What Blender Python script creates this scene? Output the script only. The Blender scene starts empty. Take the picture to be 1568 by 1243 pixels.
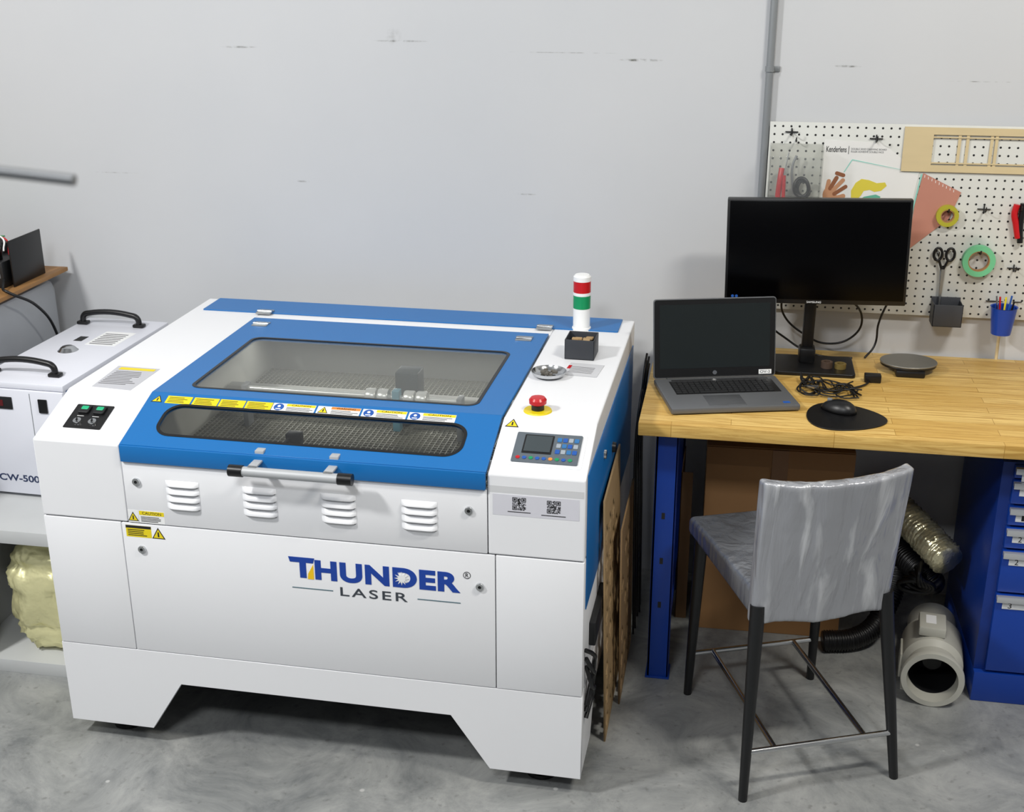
import bpy, bmesh, random
from math import *
from mathutils import Matrix, Vector, noise
random.seed(7)
S=bpy.context.scene
COL=S.collection
try:
    S.view_settings.view_transform='Standard'
except Exception: pass

# ---------------------------------------------------------------- helpers
def lin(c):
    if isinstance(c,str):
        c=[int(c[i:i+2],16)/255 for i in (0,2,4)]
    return tuple((v/12.92 if v<=0.04045 else ((v+0.055)/1.055)**2.4) for v in c)+(1,)
def P(name,col,rough=.5,metal=0,var=.06,scale=8,bump=0,bscale=60,coat=0,spec=.5,stretch=(1,1,1),emit=0):
    m=bpy.data.materials.new(name);m.use_nodes=True
    nt=m.node_tree;N=nt.nodes;L=nt.links;b=N['Principled BSDF']
    c=lin(col)
    tc=N.new('ShaderNodeTexCoord');mp=N.new('ShaderNodeMapping');mp.inputs['Scale'].default_value=stretch
    L.new(tc.outputs['Object'],mp.inputs[0])
    nz=N.new('ShaderNodeTexNoise');nz.inputs['Scale'].default_value=scale;nz.inputs['Detail'].default_value=4
    L.new(mp.outputs[0],nz.inputs['Vector'])
    mx=N.new('ShaderNodeMix');mx.data_type='RGBA'
    mx.inputs[6].default_value=tuple(v*(1-var) for v in c[:3])+(1,)
    mx.inputs[7].default_value=tuple(min(1,v*(1+var)) for v in c[:3])+(1,)
    L.new(nz.outputs[0],mx.inputs[0]);L.new(mx.outputs[2],b.inputs['Base Color'])
    b.inputs['Roughness'].default_value=rough;b.inputs['Metallic'].default_value=metal
    b.inputs['Coat Weight'].default_value=coat;b.inputs['Specular IOR Level'].default_value=spec
    if bump:
        n2=N.new('ShaderNodeTexNoise');n2.inputs['Scale'].default_value=bscale;n2.inputs['Detail'].default_value=3
        L.new(mp.outputs[0],n2.inputs['Vector'])
        bp=N.new('ShaderNodeBump');bp.inputs['Strength'].default_value=bump;bp.inputs['Distance'].default_value=.01
        L.new(n2.outputs[0],bp.inputs['Height']);L.new(bp.outputs[0],b.inputs['Normal'])
    if emit:
        b.inputs['Emission Color'].default_value=c;b.inputs['Emission Strength'].default_value=emit
    return m
def clear(name,tr=.92,rough=.04,haze=0,hazecol='A0A09A',ior=1.45):
    m=bpy.data.materials.new(name);m.use_nodes=True
    nt=m.node_tree;N=nt.nodes;L=nt.links;N.remove(N['Principled BSDF']);o=N['Material Output']
    t=N.new('ShaderNodeBsdfTransparent');t.inputs[0].default_value=(tr,tr,tr*.985,1)
    g=N.new('ShaderNodeBsdfGlossy');g.inputs['Roughness'].default_value=rough
    f=N.new('ShaderNodeFresnel');f.inputs[0].default_value=ior
    ge=N.new('ShaderNodeNewGeometry');inv=N.new('ShaderNodeMath');inv.operation='SUBTRACT';inv.inputs[0].default_value=1;L.new(ge.outputs['Backfacing'],inv.inputs[1])
    mu=N.new('ShaderNodeMath');mu.operation='MULTIPLY';L.new(f.outputs[0],mu.inputs[0]);L.new(inv.outputs[0],mu.inputs[1])
    src=t.outputs[0]
    if haze:
        d=N.new('ShaderNodeBsdfDiffuse');d.inputs[0].default_value=lin(hazecol)
        h=N.new('ShaderNodeMixShader');h.inputs[0].default_value=haze;L.new(t.outputs[0],h.inputs[1]);L.new(d.outputs[0],h.inputs[2]);src=h.outputs[0]
    x=N.new('ShaderNodeMixShader');L.new(mu.outputs[0],x.inputs[0]);L.new(src,x.inputs[1]);L.new(g.outputs[0],x.inputs[2]);L.new(x.outputs[0],o.inputs[0])
    return m
def empty(name,loc=(0,0,0),rz=0):
    e=bpy.data.objects.new(name,None);e.empty_display_size=.05;COL.objects.link(e);e.location=loc;e.rotation_euler=(0,0,rz);return e
def link(name,me,parent,mat,smooth=False,loc=None):
    o=bpy.data.objects.new(name,me);COL.objects.link(o)
    if parent: o.parent=parent
    if mat:
        me.materials.clear();me.materials.append(mat)
    if smooth:
        for p in me.polygons:p.use_smooth=True
    return o
def autosmooth(o,ang=.6):
    for p in o.data.polygons:p.use_smooth=True
    bm=bmesh.new();bm.from_mesh(o.data)
    for e in bm.edges:
        if len(e.link_faces)==2 and e.calc_face_angle(0)>ang:e.smooth=False
    bm.to_mesh(o.data);bm.free()
def boxes(name,parent,lst,mat,bevel=0,M=None,seg=2):
    bm=bmesh.new()
    for it in lst:
        (x0,x1),(y0,y1),(z0,z1)=it
        b=bmesh.new();bmesh.ops.create_cube(b,size=1)
        for v in b.verts:
            v.co=Vector(((x0+x1)/2+v.co.x*(x1-x0),(y0+y1)/2+v.co.y*(y1-y0),(z0+z1)/2+v.co.z*(z1-z0)))
        if bevel: bmesh.ops.bevel(b,geom=b.edges[:],offset=min(bevel,.45*min(abs(x1-x0),abs(y1-y0),abs(z1-z0))),segments=seg,affect='EDGES',profile=.5)
        me=bpy.data.meshes.new('t');b.to_mesh(me);b.free();bm.from_mesh(me);bpy.data.meshes.remove(me)
    if M: bmesh.ops.transform(bm,matrix=M,verts=bm.verts)
    bmesh.ops.recalc_face_normals(bm,faces=bm.faces)
    me=bpy.data.meshes.new(name);bm.to_mesh(me);bm.free()
    o=link(name,me,parent,mat)
    if bevel: autosmooth(o,.5)
    return o
def box(name,parent,x,y,z,mat,bevel=.002,M=None): return boxes(name,parent,[(x,y,z)],mat,bevel,M)
def curve2mesh(cu,name,parent,mat,M=None,smooth=None):
    o=bpy.data.objects.new('tmp',cu);COL.objects.link(o)
    dg=bpy.context.evaluated_depsgraph_get();dg.update()
    me=bpy.data.meshes.new_from_object(o.evaluated_get(dg))
    bpy.data.objects.remove(o)
    me.name=name
    if M: me.transform(M)
    ob=link(name,me,parent,mat)
    if smooth: autosmooth(ob,smooth)
    return ob
def flat(name,parent,loops,th,mat,M=None,bevel=0):
    """extruded planar shape; loops of (x,y); th extends 0..th along local +Z"""
    cu=bpy.data.curves.new(name,'CURVE');cu.dimensions='2D';cu.fill_mode='BOTH';cu.extrude=max(th/2-bevel,1e-5);cu.bevel_depth=bevel;cu.bevel_resolution=1
    for lp in loops:
        sp=cu.splines.new('POLY');sp.points.add(len(lp)-1);sp.use_cyclic_u=True
        for i,p in enumerate(lp):sp.points[i].co=(p[0],p[1],0,1)
    T=Matrix.Translation((0,0,th/2))
    return curve2mesh(cu,name,parent,mat,(M or Matrix())@T)
def rr(x0,y0,x1,y1,r=.01,n=6):
    L=[]
    for cx,cy,a in((x1-r,y1-r,0),(x0+r,y1-r,pi/2),(x0+r,y0+r,pi),(x1-r,y0+r,1.5*pi)):
        for i in range(n+1):
            t=a+i/n*pi/2;L.append((cx+r*cos(t),cy+r*sin(t)))
    return L
def circ(cx,cy,r,n=32,ry=None): return [(cx+r*cos(i*2*pi/n),cy+(ry or r)*sin(i*2*pi/n)) for i in range(n)]
def capsule(x0,y0,x1,y1,w,n=8):
    a=atan2(y1-y0,x1-x0);L=[]
    for i in range(n+1):
        t=a-pi/2+pi*i/n;L.append((x1+w*cos(t),y1+w*sin(t)))
    for i in range(n+1):
        t=a+pi/2+pi*i/n;L.append((x0+w*cos(t),y0+w*sin(t)))
    return L
def rect(x0,y0,x1,y1): return [(x0,y0),(x1,y0),(x1,y1),(x0,y1)]
def plate(name,parent,loop,th,mat,M=None):
    """solid plate with outward normals"""
    bm=bmesh.new();a=[bm.verts.new((x,y,0)) for x,y in loop];b=[bm.verts.new((x,y,th)) for x,y in loop]
    bm.faces.new(a);bm.faces.new(b);n=len(loop)
    for i in range(n):bm.faces.new((a[i],a[(i+1)%n],b[(i+1)%n],b[i]))
    if M:bmesh.ops.transform(bm,matrix=M,verts=bm.verts)
    bmesh.ops.recalc_face_normals(bm,faces=bm.faces)
    me=bpy.data.meshes.new(name);bm.to_mesh(me);bm.free();return link(name,me,parent,mat)
def tube(name,parent,pts,r,mat,poly=False,radii=None,res=8,cyc=False,M=None):
    cu=bpy.data.curves.new(name,'CURVE');cu.dimensions='3D';cu.bevel_depth=r;cu.bevel_resolution=4;cu.use_fill_caps=True;cu.resolution_u=res
    if poly:
        sp=cu.splines.new('POLY');sp.points.add(len(pts)-1)
        for i,p in enumerate(pts):
            sp.points[i].co=(*p,1)
            if radii:sp.points[i].radius=radii[i]
    else:
        sp=cu.splines.new('BEZIER');sp.bezier_points.add(len(pts)-1)
        for i,p in enumerate(pts):
            q=sp.bezier_points[i];q.co=p;q.handle_left_type=q.handle_right_type='AUTO'
            if radii:q.radius=radii[i]
    sp.use_cyclic_u=cyc
    return curve2mesh(cu,name,parent,mat,M,smooth=.9)
def lathe(name,parent,prof,mat,M=None,seg=48):
    bm=bmesh.new();rings=[]
    for r,z in prof:
        if r<1e-6: rings.append([bm.verts.new((0,0,z))])
        else: rings.append([bm.verts.new((r*cos(i*2*pi/seg),r*sin(i*2*pi/seg),z)) for i in range(seg)])
    for a,b in zip(rings,rings[1:]):
        for i in range(seg):
            j=(i+1)%seg
            if len(a)==1 and len(b)==1: continue
            if len(a)==1: bm.faces.new((a[0],b[i],b[j]))
            elif len(b)==1: bm.faces.new((a[i],a[j],b[0]))
            else: bm.faces.new((a[i],a[j],b[j],b[i]))
    bmesh.ops.recalc_face_normals(bm,faces=bm.faces)
    if M: bmesh.ops.transform(bm,matrix=M,verts=bm.verts)
    me=bpy.data.meshes.new(name);bm.to_mesh(me);bm.free()
    o=link(name,me,parent,mat);autosmooth(o,.6);return o
def T(x,y,z): return Matrix.Translation((x,y,z))
def frame(o,X,Y,Z):
    m=Matrix.Identity(4)
    for i,v in enumerate((X,Y,Z)):
        for j in range(3): m[j][i]=v[j]
    return T(*o)@m
def text(name,parent,s,x0,y0,x1,y1,mat,M,th=.0006,bold=0,space=1):
    cu=bpy.data.curves.new(name,'FONT');cu.body=s;cu.size=1;cu.offset=bold;cu.extrude=.01;cu.space_character=space
    o=bpy.data.objects.new('tmp',cu);COL.objects.link(o)
    dg=bpy.context.evaluated_depsgraph_get();dg.update()
    me=bpy.data.meshes.new_from_object(o.evaluated_get(dg));bpy.data.objects.remove(o)
    xs=[v.co.x for v in me.vertices];ys=[v.co.y for v in me.vertices]
    sx=(x1-x0)/(max(xs)-min(xs));sy=(y1-y0)/(max(ys)-min(ys))
    mx_,my_=min(xs),min(ys)
    for v in me.vertices:
        v.co=Vector((x0+(v.co.x-mx_)*sx,y0+(v.co.y-my_)*sy,(v.co.z+.01)/.02*th))
    me.transform(M);return link(name,me,parent,mat)
def prismx(name,parent,poly,x0,x1,mat,bevel=.002):
    """poly in (y,z), extruded along x"""
    bm=bmesh.new();a=[bm.verts.new((x0,y,z)) for y,z in poly];b=[bm.verts.new((x1,y,z)) for y,z in poly]
    bm.faces.new(a);bm.faces.new(b[::-1]);n=len(poly)
    for i in range(n):bm.faces.new((a[i],b[i],b[(i+1)%n],a[(i+1)%n]))
    bmesh.ops.recalc_face_normals(bm,faces=bm.faces)
    if bevel:bmesh.ops.bevel(bm,geom=bm.edges[:],offset=bevel,segments=2,affect='EDGES',profile=.5)
    me=bpy.data.meshes.new(name);bm.to_mesh(me);bm.free();o=link(name,me,parent,mat);autosmooth(o,.3);return o

# ---------------------------------------------------------------- materials
white=P('powder_white','E9EAED',.38,0,.015,3,.02,300)
blue=P('powder_blue','0E69AE',.38,0,.03,3,.02,300)
seamd=P('seam_dark','303236',.7)
dark=P('dark_plastic','17181A',.45)
black=P('black_plastic','0B0B0D',.38)
grey=P('grey_metal','8C9093',.4,.3)
chrome=P('chrome','C8CACC',.18,1,.02)
steel=P('brushed_steel','B4B6B6',.32,.9,.05,20)
inner=P('cavity_grey','B4B5AF',.55)
label_y=P('label_yellow','E8D21A',.5)
label_w=P('label_white','EEEFEF',.5)
label_b=P('label_blue','1E55A8',.5)
ink=P('ink','1A1A1C',.6)
orange=P('label_orange','D98A3C',.5)
red=P('signal_red','C0141C',.3)
green=P('signal_green','12905A',.3)
logo=P('logo_blue','123F9C',.4)
logo_y=P('logo_yellow','F0C417',.4)
foil=P('foil','EDE8B4',.36,.45,.12,6,.9,16)
foil2=P('silver_foil','DAD4B2',.25,.7,.12,9,.9,26)
cblue=P('cabinet_blue','0C3A96',.35,0,.05,4)
card=P('cardboard','A0764B',.8,0,.08,10)
ply=P('plywood','A88B62',.65,0,.15,6,stretch=(1,1,6))
lwood=P('light_wood','CDBB93',.6,0,.08,6,stretch=(1,6,6))
tapeg=P('tape_green','6FBF8E',.5)
tapey=P('tape_yellow','A9A42C',.5)
pvc=P('pvc_grey','B9B8AE',.45,0,.06,6)
chiller_w=P('chiller_white','DDDFE8',.4,0,.02)
chiller_b=P('chiller_side','4A6E9E',.45)
cabw=P('cabinet_white','C4C6C6',.5)

# ---------------------------------------------------------------- room
def wall_mat():
    m=bpy.data.materials.new('painted_wall');m.use_nodes=True;nt=m.node_tree;N=nt.nodes;L=nt.links;b=N['Principled BSDF']
    tc=N.new('ShaderNodeTexCoord')
    nz=N.new('ShaderNodeTexNoise');nz.inputs['Scale'].default_value=1.3;nz.inputs['Detail'].default_value=6
    L.new(tc.outputs['Object'],nz.inputs['Vector'])
    mx=N.new('ShaderNodeMix');mx.data_type='RGBA';mx.inputs[6].default_value=lin('BDC0C4');mx.inputs[7].default_value=lin('CACBCD')
    L.new(nz.outputs[0],mx.inputs[0])
    last=mx.outputs[2]
    sep=N.new('ShaderNodeSeparateXYZ');L.new(tc.outputs['Object'],sep.inputs[0])
    n2=N.new('ShaderNodeTexNoise');n2.inputs['Scale'].default_value=38;n2.inputs['Detail'].default_value=6;L.new(tc.outputs['Object'],n2.inputs['Vector'])
    def mth(op,a,b2=None):
        k=N.new('ShaderNodeMath');k.operation=op
        for i,v in enumerate((a,b2)):
            if v is None: continue
            if isinstance(v,(int,float)):k.inputs[i].default_value=v
            else:L.new(v,k.inputs[i])
        return k.outputs[0]
    for x,z,rx,rz,st in((-1.70,1.835,.07,.004,.6),(-1.14,1.86,.10,.004,.65),(-1.16,1.875,.03,.03,.25),(-.35,1.81,.075,.005,1.0),(.285,1.80,.05,.004,.8),(.70,1.76,.12,.002,.6),(-.72,1.37,.04,.003,.6),(-1.5,1.39,.025,.004,.5),(-.6,1.83,.2,.002,.4),(-2.2,1.40,.1,.002,.4)):
        dx=mth('DIVIDE',mth('SUBTRACT',sep.outputs[0],x),rx);dz=mth('DIVIDE',mth('SUBTRACT',sep.outputs[2],z),rz)
        d=mth('ADD',mth('MULTIPLY',dx,dx),mth('MULTIPLY',dz,dz))
        k=N.new('ShaderNodeMapRange');k.inputs[1].default_value=1;k.inputs[2].default_value=.1;k.inputs[3].default_value=0;k.inputs[4].default_value=st;L.new(d,k.inputs[0])
        k2=N.new('ShaderNodeMapRange');k2.inputs[1].default_value=.42;k2.inputs[2].default_value=.62;L.new(n2.outputs[0],k2.inputs[0])
        f=mth('MULTIPLY',k.outputs[0],k2.outputs[0])
        q=N.new('ShaderNodeMix');q.data_type='RGBA';L.new(f,q.inputs[0]);L.new(last,q.inputs[6]);q.inputs[7].default_value=lin('5C5C56');last=q.outputs[2]
    L.new(last,b.inputs['Base Color']);b.inputs['Roughness'].default_value=.6
    bp=N.new('ShaderNodeBump');bp.inputs['Strength'].default_value=.05;n3=N.new('ShaderNodeTexNoise');n3.inputs['Scale'].default_value=250;L.new(tc.outputs['Object'],n3.inputs['Vector']);L.new(n3.outputs[0],bp.inputs['Height']);L.new(bp.outputs[0],b.inputs['Normal'])
    return m
def floor_mat():
    m=bpy.data.materials.new('concrete');m.use_nodes=True;nt=m.node_tree;N=nt.nodes;L=nt.links;b=N['Principled BSDF']
    tc=N.new('ShaderNodeTexCoord')
    a=N.new('ShaderNodeTexNoise');a.inputs['Scale'].default_value=3.6;a.inputs['Detail'].default_value=14;a.inputs['Roughness'].default_value=.72;a.inputs['Distortion'].default_value=.8;L.new(tc.outputs['Object'],a.inputs['Vector'])
    r=N.new('ShaderNodeValToRGB');r.color_ramp.elements[0].position=.34;r.color_ramp.elements[0].color=lin('717475');r.color_ramp.elements[1].position=.66;r.color_ramp.elements[1].color=lin('A6A7A5')
    e=r.color_ramp.elements.new(.5);e.color=lin('8F9190')
    L.new(a.outputs[0],r.inputs[0])
    c=N.new('ShaderNodeTexNoise');c.inputs['Scale'].default_value=40;c.inputs['Detail'].default_value=6;L.new(tc.outputs['Object'],c.inputs['Vector'])
    k=N.new('ShaderNodeMapRange');k.inputs[1].default_value=.60;k.inputs[2].default_value=.72;k.inputs[4].default_value=.45;L.new(c.outputs[0],k.inputs[0])
    x=N.new('ShaderNodeMix');x.data_type='RGBA';L.new(k.outputs[0],x.inputs[0]);L.new(r.outputs[0],x.inputs[6]);x.inputs[7].default_value=lin('5C5D5A')
    v=N.new('ShaderNodeTexVoronoi');v.inputs['Scale'].default_value=5;L.new(tc.outputs['Object'],v.inputs['Vector'])
    k3=N.new('ShaderNodeMapRange');k3.inputs[1].default_value=.04;k3.inputs[2].default_value=.025;k3.inputs[4].default_value=.7;L.new(v.outputs['Distance'],k3.inputs[0])
    x2=N.new('ShaderNodeMix');x2.data_type='RGBA';L.new(k3.outputs[0],x2.inputs[0]);L.new(x.outputs[2],x2.inputs[6]);x2.inputs[7].default_value=lin('C4C4C2')
    L.new(x2.outputs[2],b.inputs['Base Color'])
    b.inputs['Roughness'].default_value=.40
    bp=N.new('ShaderNodeBump');bp.inputs['Strength'].default_value=.08;L.new(a.outputs[0],bp.inputs['Height']);L.new(bp.outputs[0],b.inputs['Normal'])
    return m
wm=wall_mat()
ceilm=P('ceiling_paint','B8B9BA',.8)
box('wall_back',None,(-4,3.4),(0,.12),(0,4.2),wm,0)
box('wall_left',None,(-4.12,-4),(-6,.12),(0,4.2),ceilm,0)
box('wall_right',None,(3.4,3.52),(-6,.12),(0,4.2),ceilm,0)
box('ceiling',None,(-4.12,3.52),(-6,.12),(4.2,4.3),ceilm,0)
box('floor',None,(-4.12,3.52),(-6,.12),(-.1,0),floor_mat(),0)

# conduit
e=empty('wall_conduit',(.054,0,0))
tube('pipe',e,[(0,-.014,1.0),(0,-.014,4.19)],.0115,grey,poly=True)
for z in(1.79,1.15,2.9):
    tube('clamp_ring',e,[(0,-.014,z-.008),(0,-.014,z+.008)],.0145,grey,poly=True)
    box('clamp_tab',e,(0,.032),(-.006,-.001),(z-.008,z+.008),grey,.001)

# ---------------------------------------------------------------- LASER CUTTER
mc=empty('laser_cutting_machine',(-1.8217,-1.3159,0),-.0138)
W=1.48;zt=1.004;zs=.9318;ys=.2043;yb=1.147
FR=lambda d=.0: frame((0,-d,0),(1,0,0),(0,0,1),(0,-1,0))
c_,s_=ys/hypot(ys,zt-zs),(zt-zs)/hypot(ys,zt-zs)
SLn=hypot(ys,zt-zs)
def SL(d=0): return frame((0,-s_*d,zs+c_*d),(1,0,0),(0,c_,s_),(0,-s_,c_))
def TP(d=0): return T(0,0,zt+d)
skirt=[(0,.06),(.25,.06),(.35,.217),(1.127,.217),(1.233,.06),(W,.06),(W,.3135),(0,.3135)]
flat('base_front',mc,[skirt],.02,white,FR(-.02),.001)
flat('base_back',mc,[skirt],.02,white,FR(-yb),.001)
sk2=[(.0205,.06),(.2,.06),(.28,.19),(.87,.19),(.95,.06),(yb-.0205,.06),(yb-.0205,.3135),(.0205,.3135)]
YZ=lambda x: frame((x,0,0),(0,1,0),(0,0,1),(1,0,0))
flat('base_side_l',mc,[sk2],.02,white,YZ(0),.001)
flat('base_side_r',mc,[sk2],.02,white,YZ(W-.02),.001)
box('underpan',mc,(.02,W-.02),(.02,yb-.02),(.235,.31),seamd,0)
for x in(.12,1.36):
    for y in(.1,1.03):
        lathe('levelling_foot',mc,[(0,0),(.045,0),(.045,.012),(.02,.022),(.012,.03),(.012,.24),(0,.24)],black,T(x,y,.0))
box('core',mc,(.006,W-.006),(.006,yb-.006),(.3,.76),seamd,0)
box('column_lower_l',mc,(0,.226),(0,yb),(.3165,.7075),white,.002)
box('column_lower_r',mc,(1.2535,W),(0,yb),(.3165,.7075),white,.002)
box('front_door',mc,(.2285,1.251),(0,.03),(.3165,.7075),white,.002)
prof=[(0,.7105),(0,zs),(ys,zt),(yb,zt),(yb,.7105)]
prismx('column_upper_l',mc,prof,0,.2475,white,.004)
prismx('column_upper_r',mc,prof,1.2345,W,white,.004)
box('front_panel',mc,(.25,1.232),(0,.015),(.7105,.887),white,.002)
box('back_panel',mc,(.25,1.232),(1.10,yb),(.7105,zt-.001),white,.001)
box('rear_bridge',mc,(.2480,1.2340),(.938,1.10),(.96,zt-.0005),white,.001)
flat('rear_cover_blue',mc,[rr(.04,1.004,1.44,1.144,.004)],.004,blue,TP(0),.001)
# cavity
box('cavity_floor',mc,(.25,1.232),(.016,1.10),(.762,.775),P('bed_tray','55564F',.6),0)
box('cavity_side_l',mc,(.248,.252),(.016,1.10),(.775,.93),inner,0)
box('cavity_side_r',mc,(1.230,1.234),(.016,1.10),(.775,.93),inner,0)
box('cavity_back',mc,(.252,1.230),(1.06,1.10),(.775,.958),inner,0)
bed=[]
for i in range(60): 
    x=.27+i*.0155;bed.append(((x,x+.002),(.06,1.0),(.80,.815)))
for i in range(56):
    y=.06+i*.017;bed.append(((.27,1.2),(y,y+.002),(.80,.815)))
boxes('honeycomb_bed',mc,bed,P('honeycomb','9A9A90',.45,.4),0)
box('bed_frame',mc,(.26,1.215),(.04,.058),(.79,.825),grey,.002)
box('gantry_beam',mc,(.26,1.22),(.66,.70),(.83,.87),P('gantry','8E908A',.5),.003)
rail=P('bright_steel','D5D7D6',.3,.4)
ry=.49
tube('rotary_shaft',mc,[(.40,ry,.93),(1.05,ry,.93)],.008,rail,poly=True)
for i,x in enumerate((.785,.822,.90,.937)):
    lathe('roller_%d'%i,mc,[(0,-.015),(.022,-.015),(.024,-.011),(.024,.011),(.022,.015),(0,.015)],rail,T(x,ry,.93)@Matrix.Rotation(pi/2,4,'Y'))
box('rotary_mount',mc,(.85,.872),(ry-.015,ry+.015),(.83,.955),P('mount_cyan','5E8FA0',.4),.003)
for x in(.40,1.05): box('shaft_bracket',mc,(x-.008,x+.008),(ry-.02,ry+.02),(.815,.945),grey,.002)
boxes('laser_head',mc,[((.83,.90),(.58,.65),(.84,.975)),((.845,.885),(.57,.60),(.82,.85))],P('head','2E3838',.4),.004)
tube('lens_tube',mc,[(.865,.575,.82),(.865,.575,.87)],.014,chrome,poly=True)
ch=[]
for i in range(34):
    t=i/33
    if t<.8: x=.62+t/.8*.36;y=.13;z=.895
    else:
        a=(t-.8)/.2*pi*.6;x=.98+.04*sin(a);y=.13;z=.895-.04*(1-cos(a))
    ch.append(((x-.0045,x+.0045),(y-.014,y+.014),(z-.010,z+.010)))
boxes('drag_chain',mc,ch,black,.002)
boxes('front_carriage',mc,[((.655,.665),(.10,.17),(.87,.925)),((.65,.69),(.15,.18),(.90,.935))],black,.002)
box('front_rail',mc,(.27,1.21),(.20,.22),(.845,.875),rail,.002)
# lid
wl_=rr(.325,.044/c_,1.152,.160/c_,.045,8)
sl_out=rect(.252,0,1.230,SLn)
flat('lid_slope',mc,[sl_out,wl_],.010,blue,SL(-.004),.0008)
wu=rr(.338,.258,1.148,.727,.03,8)
flat('lid_top',mc,[rect(.252,ys,1.230,.934),wu],.010,blue,TP(-.004),.0008)
box('lid_lip',mc,(.252,1.230),(-.008,.004),(.889,zs+.0035),blue,.002)
flat('gasket_low',mc,[rr(.321,.040/c_,1.156,.164/c_,.049,8),rr(.329,.048/c_,1.148,.156/c_,.042,8)],.0015,black,SL(.0055))
flat('gasket_up',mc,[rr(.333,.253,1.153,.732,.034,8),rr(.342,.262,1.144,.723,.027,8)],.0015,black,TP(.0055))
acr=clear('smoked_acrylic',.95,.06,.09,'A2A39C')
acr2=clear('smoked_acrylic_dark',.88,.06,.02,'707478')
plate('window_low',mc,rr(.327,.046/c_,1.150,.158/c_,.044,8),.004,acr2,SL(0))
plate('window_up',mc,rr(.340,.260,1.146,.725,.029,8),.004,acr,TP(0))
box('fill_light_housing',mc,(.30,1.18),(.905,.930),(.972,.984),grey,.002)  # housing modelled for the added cavity fill light
ll=bpy.data.lights.new('cavity_fill','AREA');ll.shape='RECTANGLE';ll.size=.85;ll.size_y=.02;ll.energy=1.6;ll.color=(1,.99,.95)  # fill light added to brighten the interior under the lid
lo=bpy.data.objects.new('cavity_fill',ll);COL.objects.link(lo);lo.parent=mc;lo.location=(.74,.9,.969);lo.rotation_euler=(-.5,0,0)
for i,(x,y) in enumerate(((.303,.862),(1.165,.866),(.262,1.0),(1.207,1.0))):
    boxes('hinge_%d'%i,mc,[((x-.025,x+.025),(y-.022,y-.003),(zt+.004,zt+.009)),((x-.025,x+.025),(y+.003,y+.022),(zt+.004,zt+.009))],steel,.001)
    tube('hinge_pin_%d'%i,mc,[(x-.025,y,zt+.009),(x+.025,y,zt+.009)],.005,chrome,poly=True)
hx=.022
hmat=P('handle_grey','B2B5B8',.5,.15)
tube('handle_bar',mc,[(.585+hx,-.05,.909),(.845+hx,-.05,.909)],.013,hmat,poly=True)
for x0,x1 in((.553,.59),(.842,.879)):
    tube('handle_cap',mc,[(x0+hx,-.05,.909),(x1+hx,-.05,.909)],.0155,black,poly=True)
for x in(.615+hx,.815+hx):
    boxes('handle_bracket',mc,[((x-.012,x+.012),(-.052,.03),(.919,.925)),((x-.012,x+.012),(-.052,-.046),(.909,.925)),((x-.012,x+.012),(0.0,.03),(.925,.946))],hmat,.002)
vents=[]
for k in range(4):
    x0=.369+k*.2137
    for j in range(4):
        z=.765+j*.0215
        bm=bmesh.new();nn=14
        rows=[]
        for a in range(6):
            u=a/5; yy=-.011*sin(u*pi*.5); zz=z+.014*(1-u)
            w=.047
            row=[]
            for b in range(nn+1):
                s=-1+2*b/nn
                f=(1-abs(s)**6)
                row.append(bm.verts.new((x0+w+s*w,yy*f-.0005,zz)))
            rows.append(row)
        for r1,r2 in zip(rows,rows[1:]):
            for b in range(nn): bm.faces.new((r1[b],r1[b+1],r2[b+1],r2[b]))
        me=bpy.data.meshes.new('louvre');bm.to_mesh(me);bm.free()
        link('louvre_%d_%d'%(k,j),me,mc,white,True)
        vents.append(((x0+.004,x0+.090),(-.0015,.0),(z-.003,z+.001)))
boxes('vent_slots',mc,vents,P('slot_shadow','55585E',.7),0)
for i,(x,z) in enumerate(((.287,.832),(1.186,.828),(.281,.633),(1.212,.615))):
    lathe('lock_%d'%i,mc,[(.004,0),(.004,.004),(.0045,.006),(.010,.006),(.011,.004),(.011,0)],chrome,FR(0)@T(x,z,0),24)
    flat('lock_slot_%d'%i,mc,[circ(x,z,.0045,16)],.003,black,FR(0))
# logo
text('logo_thunder',mc,'HUNDER',.768,.590,1.160,.648,logo,FR(.0),.0008,.045,1.08)
flat('logo_t',mc,[[(.696,.652),(.768,.652),(.764,.637),(.744,.637),(.744,.592),(.726,.592),(.726,.637),(.700,.637)]],.0008,logo,FR(0))
flat('logo_bolt',mc,[[(.749,.606),(.764,.634),(.764,.590),(.747,.590)]],.001,logo_y,FR(.0))
st=[]
for i in range(24):
    r=.020 if i%2==0 else .009;a=i*pi/12;st.append((1.004+r*cos(a),.617+r*sin(a)))
flat('logo_star',mc,[st],.0014,label_w,FR(0))
text('logo_laser',mc,'LASER',.835,.549,1.018,.575,P('logo_grey','3A4048',.5),FR(0),.0008,.008,1.25)
boxes('logo_lines',mc,[((.702,.815),(-.0008,0),(.560,.5625)),((1.045,1.160),(-.0008,0),(.560,.5625))],P('logo_grey2','55707A',.5),0)
flat('logo_r_ring',mc,[circ(1.178,.644,.010,24),circ(1.178,.644,.0086,24)],.0008,ink,FR(0))
text('logo_r',mc,'R',1.1742,.6385,1.1822,.6495,ink,FR(0),.0008)
def tri(name,M,cx,cy,s,d):
    flat(name,mc,[[(cx-s,cy-s*.85),(cx+s,cy-s*.85),(cx,cy+s*.9)]],.0004,ink,M(d))
    flat(name+'_in',mc,[[(cx-s*.78,cy-s*.72),(cx+s*.78,cy-s*.72),(cx,cy+s*.62)]],.0004,label_y,M(d+.0003))
    flat(name+'_mark',mc,[[(cx-s*.12,cy-s*.55),(cx+s*.12,cy-s*.55),(cx+s*.1,cy+s*.2),(cx-s*.1,cy+s*.2)]],.0004,ink,M(d+.0006))
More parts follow.
